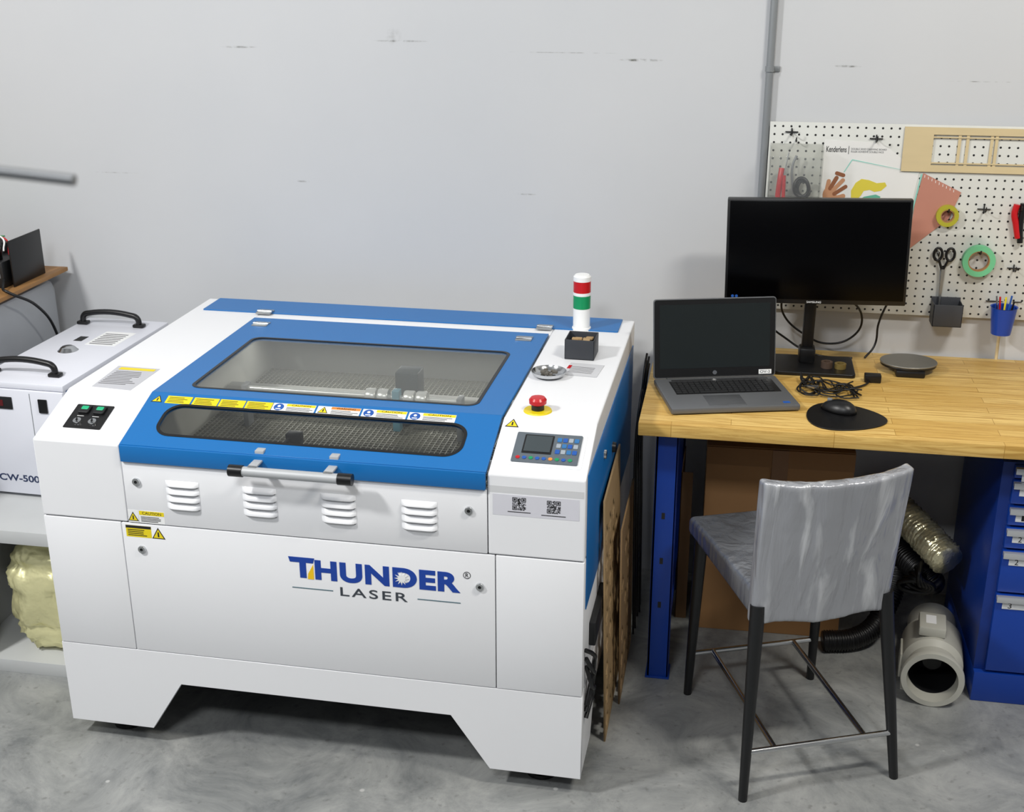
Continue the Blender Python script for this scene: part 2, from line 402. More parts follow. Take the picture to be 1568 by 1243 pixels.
def lines(name,M,x0,x1,y0,y1,n,d,mat=ink):
    L=[]
    h=(y1-y0)/(2*n)
    for i in range(n):
        y=y0+2*h*i+h*.5
        L.append(rect(x0,y,x0+(x1-x0)*random.uniform(.7,1),y+h*.8))
    flat(name,mc,L,.0003,mat,M(d))
D=.0062
u2x=lambda u:.262+(u-250)*(1.112-.262)/450
yr0,yr1=.1735,.2045
olive=P('olive_ink','6A6210',.6)
tri('warn_0',SL,u2x(260),(yr0+yr1)/2,.016,D)
for i,(a,b) in enumerate(((273,311),(314,352),(354,392),(394,433))):
    flat('yellow_label_%d'%i,mc,[rect(u2x(a),yr0,u2x(b),yr1)],.0004,label_y,SL(D))
    lines('yl_text_%d'%i,SL,u2x(a)+.006,u2x(b)-.006,yr0+.003,yr1-.003,4,D+.0004,olive)
for i,(a,b,k) in enumerate(((434,497,'c'),(500,563,'t'),(566,630,'c'),(633,700,'c'))):
    xa,xb=u2x(a),u2x(b)
    flat('notice_label_%d'%i,mc,[rect(xa,yr0,xb,yr1)],.0004,label_w,SL(D))
    flat('notice_head_%d'%i,mc,[rect(xa+.038,yr1-.011,xb-.001,yr1-.001)],.0003,label_y if k=='c' else orange,SL(D+.0004))
    lines('notice_text_%d'%i,SL,xa+.040,xb-.004,yr0+.002,yr1-.013,3,D+.0004)
    text('notice_word_%d'%i,mc,'CAUTION' if k=='c' else 'WARNING',xa+.052,yr1-.0092,xb-.014,yr1-.0028,ink,SL(D+.0008),.0002)
    if k=='c':
        flat('mand_%d'%i,mc,[circ(xa+.018,(yr0+yr1)/2,.0140,24)],.0004,label_b,SL(D+.0004))
        flat('mand_in_%d'%i,mc,[circ(xa+.018,(yr0+yr1)/2+.003,.0045,12),rect(xa+.011,yr0+.006,xa+.025,yr0+.0095)],.0003,label_w,SL(D+.0008))
    else: tri('warn_n%d'%i,SL,xa+.018,(yr0+yr1)/2,.0145,D+.0004)
tri('warn_side',SL,1.262,.196,.018,.0008)
flat('sticker_a',mc,[rect(.283,.712,.356,.748)],.0004,label_w,FR(0))
flat('sticker_a_head',mc,[rect(.284,.735,.355,.747)],.0003,label_y,FR(.0004))
text('sticker_a_word',mc,'CAUTION',.293,.737,.347,.745,ink,FR(.0007),.0002)
lines('sticker_a_text',FR,.288,.352,.715,.732,4,.0005)
flat('sticker_a_back',mc,[rect(.251,.712,.281,.748)],.0003,label_w,FR(0));tri('warn_a',FR,.266,.729,.015,.0004)
flat('sticker_b',mc,[rect(.240,.668,.313,.702)],.0004,label_y,FR(0));lines('sticker_b_text',FR,.245,.308,.671,.692,4,.0005)
flat('sticker_b_bar',mc,[rect(.240,.694,.313,.702)],.0003,ink,FR(.0004))
tri('warn_b',FR,.333,.684,.019,.0)
flat('qr_sheet',mc,[rect(1.247,.823,1.465,.880)],.0005,P('paper','D2D2DA',.6),FR(.0))
def qr(name,x0,z0,s):
    n=21;m=s/n;L=[]
    def fin(i,j):
        for (p,q) in((0,0),(14,0),(0,14)):
            if p<=i<p+7 and q<=j<q+7:
                ii,jj=i-p,j-q;return (ii in(0,6) or jj in(0,6) or (2<=ii<=4 and 2<=jj<=4))
            if p-1<=i<=p+7 and q-1<=j<=q+7: return False
        return None
    for i in range(n):
        for j in range(n):
            f=fin(i,j)
            if f is None: f=random.random()<.5
            if f: L.append(((x0+i*m,x0+(i+1)*m),(-.0011,-.0005),(z0+s-(j+1)*m,z0+s-j*m)))
    boxes(name,mc,L,ink,0)
qr('qr_code_a',1.297,.840,.034);qr('qr_code_b',1.384,.838,.034)
lines('qr_text_a',FR,1.285,1.345,.832,.837,1,.0006);lines('qr_text_b',FR,1.370,1.437,.829,.834,1,.0006)
flat('tape_strip',mc,[rect(1.236,.884,1.476,.902)],.0003,P('tape_clear','CFD0D2',.3),FR(0))
gink=P('grey_ink','77777A',.6)
flat('paper_top_left',mc,[[(.058,.225),(.180,.215),(.178,.40),(.045,.405)]],.0006,P('paper_b','BFC0C6',.5),TP(0))
flat('paper_tl_head',mc,[[(.060,.375),(.170,.375),(.170,.392),(.060,.394)]],.0004,label_y,TP(.0007))
lines('paper_tl_text',TP,.062,.168,.25,.365,9,.0007,gink)
flat('switch_panel',mc,[rr(.062,.050/c_,.170,.141/c_,.003)],.002,black,SL(.0))
for i,x in enumerate((.094,.138)):
    flat('rocker_%d'%i,mc,[rr(x-.014,.112,x+.014,.142,.003)],.006,dark,SL(.002),.001)
    flat('rocker_green_%d'%i,mc,[rr(x-.009,.124,x+.009,.136,.002)],.007,P('led_green%d'%i,'1CA070',.3,emit=.3),SL(.002),.001)
    lathe('key_socket_%d'%i,mc,[(0,.008),(.006,.008),(.006,.006),(.011,.006),(.012,0)],chrome,SL(.002)@T(x,.078,0),20)
    box('key_slot_%d'%i,mc,(x-.001,x+.001),(.074,.082),(.0085,.0115),black,0,SL(.002))
    lines('rocker_text_%d'%i,SL,x-.012,x+.012,.100,.104,1,.0022,label_w)
py=lambda y:y/c_
flat('panel_white',mc,[rr(1.272,py(.036),1.462,py(.160),.004)],.0012,P('panel_white','E9EBEE',.4),SL(.0),.0003)
flat('panel_frame',mc,[rr(1.284,py(.047),1.450,py(.150),.003)],.004,P('panel_grey','5A636B',.4),SL(.001),.0008)
flat('lcd_bezel',mc,[rr(1.305,py(.076),1.380,py(.142),.002)],.001,black,SL(.005))
flat('lcd',mc,[rect(1.309,py(.082),1.376,py(.138))],.0006,P('lcd','3A4347',.15),SL(.0062))
for i in range(9):
    flat('key_row_%d'%i,mc,[circ(1.299+i*.0165,py(.060),.0055,12)],.0015,[red,label_b,green,label_b,label_b,orange,green,label_b,green][i],SL(.005))
for i in range(3):
    for j in range(4):
        flat('key_%d_%d'%(i,j),mc,[rr(1.389+j*.0145,py(.080+i*.021),1.4005+j*.0145,py(.094+i*.021),.002,3)],.0015,[label_b,P('kgrey%d%d'%(i,j),'9AA3AC',.4),P('kcyan%d%d'%(i,j),'2F6FA8',.4)][(i+j)%3],SL(.005))
mE=T(1.313,.268,zt)
lathe('estop_base',mc,[(0,.004),(.036,.004),(.038,0)],P('estop_yellow','E6CF10',.4),mE)
lathe('estop_collar',mc,[(.017,.004),(.017,.018),(0,.018)],dark,mE)
lathe('estop_button',mc,[(.013,.016),(.023,.022),(.0235,.032),(.019,.038),(0,.040)],red,mE)
mS=T(1.322,1.02,zt)
lathe('tower_base',mc,[(.030,0),(.030,.008),(.027,.010),(.027,.072),(0,.072)],label_w,mS)
lathe('tower_green',mc,[(.0275,.072),(.0275,.116),(0,.116)],green,mS)
lathe('tower_white',mc,[(.0278,.114),(.0278,.124),(0,.124)],label_w,mS)
lathe('tower_red',mc,[(.0275,.124),(.0275,.162),(0,.162)],red,mS)
lathe('tower_cap',mc,[(.0278,.160),(.0278,.174),(.022,.180),(0,.182)],label_w,mS)
for k in range(3):
    tube('rear_strap_%d'%k,mc,[(W+.004,.03+.01*k,.44-.03*k),(W+.02,.05,.42-.05*k),(W+.018,.10,.36-.04*k),(W+.006,.05,.26-.02*k)],.006,black)

def mw(x,y,z): 
    a=-.0138;return (-1.8217+x*cos(a)-y*sin(a),-1.3159+x*sin(a)+y*cos(a),z)
e=empty('storage_box',mw(1.360,.755,zt+.001),-.03)
a_,b_,h_=.044,.046,.060
boxes('shell',e,[((-a_,a_),(-b_,-b_+.003),(0,h_)),((-a_,a_),(b_-.003,b_),(0,h_)),((-a_,-a_+.003),(-b_,b_),(0,h_)),((a_-.003,a_),(-b_,b_),(0,h_)),((-a_,a_),(-b_,b_),(0,.003))],P('box_dark','33363C',.5),.001)
boxes('liner',e,[((-.04,.04),(-.042,.042),(.004,.036))],dark,.001)
boxes('scraps',e,[((x,x+.02),(y,y+.015),(z,z+.006)) for x,y,z in[(random.uniform(-.038,.016),random.uniform(-.038,.022),random.uniform(.036,.050)) for _ in range(12)]],ply,.001)
e=empty('note_paper',mw(1.385,.62,zt+.0008),-.1)
boxes('sheet',e,[((-.05,.05),(-.055,.055),(0,.0006))],P('note','C9CACE',.6),0)
boxes('print',e,[((-.04,.03),(y,y+.004),(.0006,.0009)) for y in(-.03,-.018,-.006,.006,.018)],gink,0)
boxes('red_mark',e,[((-.05,-.04),(.0,.03),(.0006,.001))],red,0)
e=empty('metal_dish',mw(1.296,.545,zt+.0005))
lathe('bowl',e,[(0,0),(.032,0),(.044,.008),(.049,.018),(.0505,.018),(.046,.008),(.034,.0025),(0,.002)],chrome)
boxes('nuts',e,[((x,x+.012),(y,y+.01),(.004+k*.0006,.012+k*.0006)) for k,(x,y) in enumerate([(random.uniform(-.026,.014),random.uniform(-.024,.014)) for _ in range(16)])],P('parts','6E6A62',.4,.4),.002)

box('side_panel_blue',mc,(W,W+.003),(.03,1.10),(.56,.935),blue,.001)
lathe('side_lock',mc,[(0,.006),(.012,.006),(.013,0)],chrome,frame((W+.003,.35,.86),(0,1,0),(0,0,1),(1,0,0)),24)
lathe('side_knob',mc,[(0,.010),(.014,.010),(.016,0)],black,frame((W+.003,.55,.80),(0,1,0),(0,0,1),(1,0,0)),24)
box('side_box',mc,(W,W+.018),(.12,.35),(.40,.47),dark,.003)

# ---------------------------------------------------------------- plywood offcuts leaning
def sheet(name,x,y0,y1,h,lean,seedn,mat):
    random.seed(seedn)
    e=empty(name,(x,0,.0))
    loops=[rect(y0,0,y1,h)]
    for i in range(int((y1-y0)/.085)):
        for j in range(int(h/.085)):
            if random.random()<.85:
                cx=y0+.045+i*.085;cz=.045+j*.085;a,b=.030,.012
                loops.append([(cx-b,cz-a),(cx+b,cz-a),(cx+b,cz-b),(cx+a,cz-b),(cx+a,cz+b),(cx+b,cz+b),(cx+b,cz+a),(cx-b,cz+a),(cx-b,cz+b),(cx-a,cz+b),(cx-a,cz-b),(cx-b,cz-b)])
    M=frame((0,0,0),(0,1,0),(-sin(lean),0,cos(lean)),(cos(lean),0,sin(lean)))
    flat('board',e,loops,.005,mat,M)
    return e
sheet('plywood_offcut',-.306,-1.075,-.66,.76,.025,3,ply)
sheet('plywood_offcut',-.284,-.88,-.50,.58,.015,5,P('plywood_dark','8A6F4C',.7,0,.15,6,stretch=(1,1,6)))
e=empty('hanging_cables',(0,0,0))
for i,(dx,dy) in enumerate(((0,0),(.005,.03),(-.004,.05),(.003,.08),(-.003,-.12),(.0,-.08))):
    tube('cable_%d'%i,e,[(-.275+dx,-.30+dy,.93-.02*i),(-.278+dx,-.33+dy,.90-.02*i),(-.285+dx,-.36+dy,.7),(-.278+dx,-.38+dy,.4),(-.272+dx,-.35+dy,.004)],.0035,black)

# ---------------------------------------------------------------- WORKBENCH
def bench_mat():
    m=bpy.data.materials.new('butcher_block');m.use_nodes=True;nt=m.node_tree;N=nt.nodes;L=nt.links;b=N['Principled BSDF']
    tc=N.new('ShaderNodeTexCoord')
    br=N.new('ShaderNodeTexBrick');br.offset=.37;br.inputs['Scale'].default_value=1;br.inputs['Brick Width'].default_value=.45;br.inputs['Row Height'].default_value=.045;br.inputs['Mortar Size'].default_value=.0008
    br.inputs['Color1'].default_value=lin('E0BE74');br.inputs['Color2'].default_value=lin('C9A153');br.inputs['Mortar'].default_value=lin('9C7836');br.inputs['Bias'].default_value=-.1
    L.new(tc.outputs['Object'],br.inputs['Vector'])
    mp=N.new('ShaderNodeMapping');mp.inputs['Scale'].default_value=(2.2,38,38);L.new(tc.outputs['Object'],mp.inputs[0])
    nz=N.new('ShaderNodeTexNoise');nz.inputs['Scale'].default_value=1.5;nz.inputs['Detail'].default_value=8;nz.inputs['Roughness'].default_value=.65;nz.inputs['Distortion'].default_value=2.2;L.new(mp.outputs[0],nz.inputs['Vector'])
    k=N.new('ShaderNodeMapRange');k.inputs[1].default_value=.42;k.inputs[2].default_value=.64;k.inputs[4].default_value=.7;L.new(nz.outputs[0],k.inputs[0])
    x=N.new('ShaderNodeMix');x.data_type='RGBA';L.new(k.outputs[0],x.inputs[0]);L.new(br.outputs[0],x.inputs[6]);x.inputs[7].default_value=lin('A67B34')
    L.new(x.outputs[2],b.inputs['Base Color']);b.inputs['Roughness'].default_value=.45;b.inputs['Specular IOR Level'].default_value=.35
    return m
wb=empty('workbench',(0,0,0))
zT=.882
box('top',wb,(-.26,1.65),(-.79,-.012),(zT-.04,zT),bench_mat(),.003)
def leg(n,x,y):
    boxes('leg_%s'%n,wb,[((x,x+.008),(y,y+.075),(0,zT-.04)),((x,x+.065),(y,y+.006),(0,zT-.04)),((x+.059,x+.065),(y,y+.03),(0,zT-.04)),((x,x+.065),(y+.069,y+.075),(0,zT-.04)),((x-.005,x+.07),(y-.005,y+.08),(0,.006))],cblue,.0015)
    boxes('slots_%s'%n,wb,[((x+.025,x+.035),(y-.001,y),(z,z+.02)) for z in(.25,.40,.55)],ink,0)
leg('front',-.211,-.715);leg('back',-.211,-.13)
boxes('rails',wb,[((-.205,-.15),(-.64,-.13),(zT-.1,zT-.045)),((-.205,-.15),(-.64,-.13),(.12,.17)),((-.15,1.6),(-.10,-.06),(zT-.1,zT-.045))],cblue,.002)
leg('far_front',1.53,-.715);leg('far_back',1.53,-.13)

tcab=empty('tool_drawer_cabinet',(0,0,0))
X0,X1,Y0,Y1=.767,1.38,-.671,-.11
box('plinth',tcab,(X0,X1),(Y0,Y1),(0,.10),cblue,.003)
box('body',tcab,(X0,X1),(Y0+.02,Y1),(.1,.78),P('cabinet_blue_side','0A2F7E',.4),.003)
zz=[.105,.372,.515,.588,.655,.735,.78]
for i,(a,b) in enumerate(zip(zz,zz[1:])):
    box('drawer_%d'%i,tcab,(X0+.03,X1-.03),(Y0,Y0+.02),(a+.004,b-.004),cblue,.003)
    boxes('pull_%d'%i,tcab,[((X0+.03,X1-.03),(Y0-.014,Y0),(b-.018,b-.006)),((X0+.03,X1-.03),(Y0-.016,Y0-.012),(b-.024,b-.006))],P('alu%d'%i,'C9CCD0',.3,.6),.001)
    box('label_%d'%i,tcab,(X0+.05,X0+.14),(Y0-.002,Y0),(b-.05,b-.026),label_w,.0005)
    text('label_no_%d'%i,tcab,'32218 '[i] if i<5 else 'D',X0+.066,b-.047,X0+.076,b-.030,red if i==4 else ink,frame((0,Y0-.002,0),(1,0,0),(0,0,1),(0,-1,0)),.0004)

cb=empty('cardboard_box',(.155,-.22,0),.02)
boxes('body',cb,[((-.225,.235),(-.16,.16),(0,.66))],card,.003)
boxes('flaps',cb,[((-.225,.235),(-.164,-.160),(.60,.66)),((-.225,.235),(-.16,-.002),(.66,.664)),((-.225,.235),(.002,.16),(.66,.664))],P('cardboard_b','8A633C',.8),.001)
boxes('tape',cb,[((-.02,.03),(-.1655,-.1605),(.55,.66))],P('brown_tape','7E5630',.4),0)
text('print_mark',cb,'UP',-.09,.20,-.05,.23,ink,frame((0,-.161,0),(1,0,0),(0,0,1),(0,-1,0)),.0004)
e=empty('cardboard_sheet',(-.10,-.20,0))
boxes('panel',e,[((-.046,-.008),(-.13,-.125),(0,.54)),((-.046,-.042),(-.13,.1),(0,.54))],P('cardboard_c','7A5C3E',.8),.001)

# duct fan lying on the floor
df=empty('inline_duct_fan',(.655,-.60,.092),-.12)
M=Matrix.Rotation(pi/2,4,'X')
prof=[(.070,.085),(.074,.13),(.090,.13),(.092,.125),(.092,.112),(.078,.108),(.076,.06),(.090,.04),(.091,-.10),(.078,-.13),(.074,-.17),(.074,-.22),(.070,-.22),(.068,-.1),(.070,.085)]
lathe('housing',df,prof,pvc,M)
lathe('inner_sleeve',df,[(.0675,-.09),(.0685,.075),(.069,.088)],dark,M)
lathe('hub',df,[(0,.02),(.028,.02),(.034,.0),(.034,-.05),(.068,-.05)],dark,M)
boxes('blades',df,[((-.066,.066),(.035,.05),(-.006,.006)),((-.006,.006),(.035,.05),(-.066,.066))],dark,.001)
boxes('junction_box',df,[((-.05,.03),(-.03,.07),(.088,.12))],pvc,.006)
boxes('mount_foot',df,[((-.085,.085),(-.06,.10),(-.092,-.086)),((-.095,-.088),(-.04,.06),(-.06,.02))],pvc,.002)
boxes('rating_label',df,[((-.03,.0),(-.0,.05),(.1195,.1208))],label_w,0)
def corr(name,parent,pts,r,amp,mat,n=160,seg=24,waves=40,crum=.02):
    V=[Vector(p) for p in pts];V=[2*V[0]-V[1]]+V+[2*V[-1]-V[-2]]
    C=[]
    for k in range(n+1):
        t=k/n*(len(V)-3);i=min(int(t),len(V)-4);f=t-i
        a,b,c,d=V[i:i+4]
        C.append(.5*((2*b)+(c-a)*f+(2*a-5*b+4*c-d)*f*f+(3*b-a-3*c+d)*f**3))
    bm=bmesh.new();rings=[];up=Vector((0,0,1))
    for k,cpt in enumerate(C):
        tg=(C[min(k+1,n)]-C[max(k-1,0)]).normalized()
        u=tg.cross(up).normalized() if abs(tg.dot(up))<.99 else Vector((1,0,0));w=u.cross(tg)
        rad=r+amp*sin(k/n*waves*2*pi)
        rings.append([bm.verts.new(cpt+(u*cos(a*2*pi/seg)+w*sin(a*2*pi/seg))*rad*(1+random.uniform(-crum,crum))) for a in range(seg)])
    for a,b in zip(rings,rings[1:]):
        for i in range(seg):bm.faces.new((a[i],a[(i+1)%seg],b[(i+1)%seg],b[i]))
    bm.faces.new(rings[0]);bm.faces.new(rings[-1][::-1])
    bmesh.ops.recalc_face_normals(bm,faces=bm.faces)
    me=bpy.data.meshes.new(name);bm.to_mesh(me);bm.free();return link(name,me,parent,mat,True)
e=empty('foil_exhaust_duct',(0,0,0))
corr('duct',e,[(.49,-.10,.39),(.56,-.20,.405),(.625,-.34,.39),(.69,-.46,.36)],.052,.0022,foil2,120,28,30,.08)
e=empty('black_flexible_hose',(0,0,0))
corr('hose_a',e,[(.56,-.16,.26),(.60,-.30,.27),(.66,-.38,.245),(.66,-.36,.23)],.04,.003,black,160,16,40)
corr('hose_b',e,[(.55,-.20,.20),(.57,-.27,.22),(.56,-.31,.15),(.50,-.40,.07),(.43,-.44,.04),(.34,-.46,.036)],.033,.003,black,200,16,56)
for i in range(5):
    tube('loop_%d'%i,e,[(.56+.02*i,-.42+.01*i,.24+.012*i),(.61,-.46,.28+.008*i),(.66-.01*i,-.45,.26),(.63,-.43,.225+.01*i)],.008,black,cyc=True)

# ---------------------------------------------------------------- LAPTOP
lp=empty('laptop',(-.022,-.545,zT),.268)
lw,ld=.190,.131
silver=P('laptop_silver','6E7073',.4,.4)
boxes('base',lp,[((-lw,lw),(-ld,ld),(.004,.022))],silver,.004)
boxes('feet',lp,[((x,x+.02),(y,y+.01),(0,.005)) for x in(-.16,.14) for y in(-.11,.09)],black,0)
boxes('key_well',lp,[((-.150,.168),(-.015,.100),(.0215,.0226))],black,0)
K=[]
for r in range(6):
    y=.084-r*.0185;h=.015 if r else .010
    x=-.147
    for k in range(18):
        w=.0172
        if r==5 and k==4: w=.0172*5
        if x+w>.166: break
        K.append(((x,x+w-.0022),(y,y+h),(.0225,.0245)));x+=w+.0004
boxes('keys',lp,K,P('keycap','1C1D1F',.5),.0006)
boxes('touchpad',lp,[((-.075,.035),(-.108,-.030),(.0215,.0225))],P('touchpad','5C5E61',.35,.3),.0004)
boxes('pad_buttons',lp,[((-.075,-.021),(-.120,-.109),(.0215,.0228)),((-.019,.035),(-.120,-.109),(.0215,.0228))],silver,.0005)
boxes('speaker_bar',lp,[((-.14,.16),(.104,.114),(.0215,.0226))],dark,0)
tube('hinge',lp,[(-.15,.131,.020),(.15,.131,.020)],.007,dark,poly=True)
LM=T(0,.131,.022)@Matrix.Rotation(pi/2-.19,4,'X')
flat('lid',lp,[rr(-lw,0,lw,.243,.008)],.007,silver,LM@T(0,0,-.007),.001)
flat('bezel',lp,[rr(-lw+.002,.003,lw-.002,.241,.007)],.0012,black,LM)
flat('screen',lp,[rect(-.172,.030,.172,.226)],.0006,P('lcd_off','1F2425',.3,spec=.25),LM@T(0,0,.0012))
flat('badge',lp,[circ(-.0,.015,.0065,24)],.0006,chrome,LM@T(0,0,.0012))
flat('asset_tag',lp,[rect(.138,.006,.178,.020)],.0006,label_w,LM@T(0,0,.0012))
text('asset_text',lp,'OV-2',.142,.009,.174,.017,ink,LM@T(0,0,.0018),.0002)
boxes('palm_stickers',lp,[((.145,.165),(-.115,-.10),(.0215,.0226))],label_b,0)

# ---------------------------------------------------------------- MONITOR
mo=empty('computer_monitor',(.229,-.20,zT))
MM=T(0,-.03,.384)@Matrix.Rotation(-.024,4,'Y')@Matrix.Rotation(-.03,4,'X')
def mbox(n,x,y,z,m,b=.003): return box(n,mo,x,y,z,m,b,MM)
mbox('panel',(-.275,.275),(-.010,.022),(-.164,.164),black,.004)
mbox('screen',(-.267,.267),(-.0125,-.0095),(-.149,.157),P('screen_off','010102',.25,spec=.15),.001)
mbox('back_hump',(-.17,.17),(.02,.055),(-.11,.11),black,.015)
text('brand',mo,'SAMSUNG',-.022,-.160,.022,-.154,label_w,MM@frame((0,-.0105,0),(1,0,0),(0,0,1),(0,-1,0)),.0005)
flat('energy_label',mo,[circ(-.250,-.142,.0045,16),circ(-.238,-.142,.0045,16)],.0006,label_b,MM@frame((0,-.0128,0),(1,0,0),(0,0,1),(0,-1,0)))
box('neck',mo,(-.018,.018),(.02,.055),(.012,.36),black,.004)
box('neck_collar',mo,(-.026,.026),(.0,.06),(.010,.06),black,.008)
flat('base',mo,[rr(-.125,-.095,.125,.085,.012)],.012,black,T(0.02,0,.0),.002)
zc=zT+.005
MI=T(-.229,.20,-zT)
tube('cable_power',mo,[(.12,-.10,1.12),(.10,-.08,1.0),(.17,-.07,.93),(.26,-.09,.89),(.38,-.10,zc)],.0035,black,M=MI)
tube('cable_display',mo,[(.32,-.14,1.12),(.40,-.08,1.02),(.38,-.06,.95),(.30,-.06,.92),(.22,-.06,.95),(.15,-.08,1.02),(.14,-.12,1.10)],.0035,black,M=MI)
tube('cable_wall',mo,[(.48,-.10,1.10),(.455,-.07,1.0),(.45,-.06,.92),(.42,-.09,zc)],.0035,black,M=MI)

sc=empty('digital_scale',(.545,-.185,zT))
boxes('feet_body',sc,[((-.045,.045),(-.075,.06),(.0,.022))],black,.006)
flat('plate_under',sc,[circ(0,0,.084,48,.071)],.008,black,T(0,0,.020),.002)
flat('plate',sc,[circ(0,0,.086,48,.073)],.006,P('scale_steel','84827C',.4,.6),T(0,0,.028),.002)
pad=empty('mouse_pad',(.315,-.640,zT),-.1)
flat('mat',pad,[[(.112*cos(t)*(1+.10*cos(t)),-.01+.108*sin(t)*(1-.22*cos(t))) for t in [i*2*pi/48 for i in range(48)]]],.004,black,None,.0008)
bm=bmesh.new();bmesh.ops.create_uvsphere(bm,u_segments=28,v_segments=14,radius=1)
for v in bm.verts:
    v.co=Vector((v.co.x*.032*(1-.12*v.co.y),v.co.y*.054,max(v.co.z,0)*.034*(1-.15*v.co.y)))
me=bpy.data.meshes.new('shell');bm.to_mesh(me);bm.free()
ms=empty('computer_mouse',(.305,-.605,zT+.0045),1.1)
link('shell',me,ms,black,True)
boxes('wheel',ms,[((-.003,.003),(.022,.036),(.022,.0325))],grey,.001)
e=empty('tape_roll',(.31,-.235,zT+.0125))
lathe('ring',e,[(.010,.0),(.018,.0),(.018,.020),(.010,.020),(.010,0)],P('tape_tan','4A3A30',.5),T(-.02,0,0))
lathe('ring_b',e,[(.010,.0),(.018,.0),(.018,.016),(.010,.016),(.010,0)],P('tape_brass','8E7A45',.4,.5),T(.022,.0,0))
e=empty('desk_cables',(0,0,0))
random.seed(11)
for i in range(11):
    pts=[(.205+random.uniform(-.0,.03),-.36+random.uniform(-.04,.03),zc+.002*i)]
    for k in range(5):
        pts.append((.225+k*.036+random.uniform(-.018,.02),-.42+random.uniform(-.085,.08),zc+.0035*(i%4)))
    tube('cable_%d'%i,e,pts,.0024,black)
tube('cable_lead',e,[(.42,-.31,zc),(.40,-.36,zc),(.36,-.40,zc),(.30,-.44,zc)],.0032,black)
boxes('adapter',e,[((.40,.45),(-.33,-.302),(zT+.0005,zT+.026))],black,.003)
boxes('usb_stick',e,[((.22,.255),(-.45,-.437),(zT+.012,zT+.022))],chrome,.001)

# ---------------------------------------------------------------- PEGBOARD
pb=empty('pegboard',(0,0,0))
pegw=P('pegboard_white','CFD0CB',.5)
box('board',pb,(.067,1.286),(-.022,-.016),(1.020,1.630),pegw,.001)
boxes('battens',pb,[((.10,1.25),(-.016,-.0005),(z,z+.03)) for z in(1.04,1.30,1.58)],lwood,0)
bm=bmesh.new()
for i in range(47):
    for j in range(24):
        cx=.067+.0254*(i+.6);cz=1.020+.0254*(j+.5)
        if cx<1.28: bm.faces.new([bm.verts.new((cx+.0036*cos(a*pi/4),-.0223,cz+.0036*sin(a*pi/4))) for a in range(8)])
me=bpy.data.meshes.new('holes');bm.to_mesh(me);bm.free();link('holes',me,pb,ink)
PW=lambda d=.023: frame((0,-d,0),(1,0,0),(0,0,1),(0,-1,0))
def wobj(name,x,z,y=-.0235): return empty(name,(x,y,z))
def hook(par,x=0,z=0,l=.03):
    tube('hook',par,[(x,0,z),(x,-l,z),(x,-l-.004,z+.012)],.002,dark)
e=wobj('wooden_frame',0,0)
fr_out=rect(.478,1.487,1.20,1.624);fo=rect(.566,1.508,1.15,1.602)
flat('frame',e,[fr_out,fo],.006,lwood,PW(0))
boxes('slats',e,[((x,x+.009),(-.0035,-.0005),(1.508,1.602)) for x in(.640,.664,.735,.749,.866,.890,.96,.99,1.07)]+[((.566,1.15),(-.0055,-.0032),(1.513,1.517)),((.566,1.15),(-.0055,-.0032),(1.592,1.596))],lwood,0)
e=wobj('instruction_poster',0,0,-.0225)
flat('sheet',e,[[(.238,1.578),(.415,1.572),(.512,1.500),(.535,1.484),(.505,1.24),(.235,1.24)]],.0008,P('poster_white','E2E2E0',.5),PW(0))
flat('teal_edge',e,[[(.325,1.515),(.545,1.475),(.545,1.479),(.328,1.519)],[(.325,1.515),(.329,1.516),(.308,1.478),(.305,1.478)],[(.545,1.478),(.541,1.478),(.510,1.25),(.514,1.25)]],.0005,P('teal','8FCFC2',.5),PW(.001))
text('title',e,'Kenderlens',.246,1.540,.308,1.558,ink,PW(.001),.0003,.01)
text('subtitle',e,'DOUBLE SIDED DRAWING BOARD\nRULER ADHESIVE DOUBLE FACE',.322,1.540,.43,1.554,P('gink','66686A',.5),PW(.001),.0003)
boxes('divider',e,[((.314,.3155),(-.0015,-.001),(1.535,1.56))],ink,0)
skin=P('print_skin','8E5A3C',.6);skin2=P('print_skin2','BE8C6A',.6);py_=P('print_yellow','D3C443',.6);pg=P('print_green','5DAA92',.6)
# printed pair of hands holding a curved template
flat('pr_palm',e,[circ(.268,1.405,.022,20,.026)],.0003,skin2,PW(.001))
flat('pr_f1',e,[capsule(.258,1.42,.262,1.448,.0065)],.0003,skin2,PW(.0011))
flat('pr_f2',e,[capsule(.268,1.425,.285,1.459,.0065)],.0003,skin,PW(.0012))
flat('pr_f3',e,[capsule(.278,1.42,.305,1.452,.0065)],.0003,skin2,PW(.0013))
flat('pr_f4',e,[capsule(.282,1.408,.315,1.432,.006)],.0003,skin,PW(.0014))
flat('pr_thumb',e,[capsule(.270,1.39,.310,1.402,.007)],.0003,skin2,PW(.0015))
flat('pr_finger_top',e,[capsule(.285,1.474,.305,1.468,.006)],.0003,skin,PW(.0016))
flat('pr_yellow',e,[[(.335,1.395),(.333,1.42),(.345,1.445),(.362,1.458),(.385,1.455),(.41,1.446),(.435,1.449),(.441,1.438),(.425,1.422),(.405,1.418),(.39,1.424),(.372,1.42),(.365,1.405),(.352,1.39)]],.0003,py_,PW(.001))
flat('pr_green',e,[[(.352,1.385),(.375,1.402),(.41,1.410),(.425,1.404),(.42,1.385)]],.0003,pg,PW(.0013))
e=wobj('pink_ruler',0,0,-.0243)
flat('triangle',e,[[(.548,1.482),(.668,1.425),(.640,1.34),(.525,1.235),(.532,1.38)]],.0008,P('pink','B9806F',.5),PW(0))
boxes('scale_marks',e,[((.552+.0115*i,.5535+.0115*i),(-.0012,-.0008),(1.468-.0054*i,1.476-.0054*i)) for i in range(9)],label_w,0)
e=wobj('clear_tool_bin',0,0)
cl=clear('clear_acrylic',.96,.03,.08,'C8CCD0')
x0,x1,z0,z1,dp=.072,.235,1.395,1.565,.09
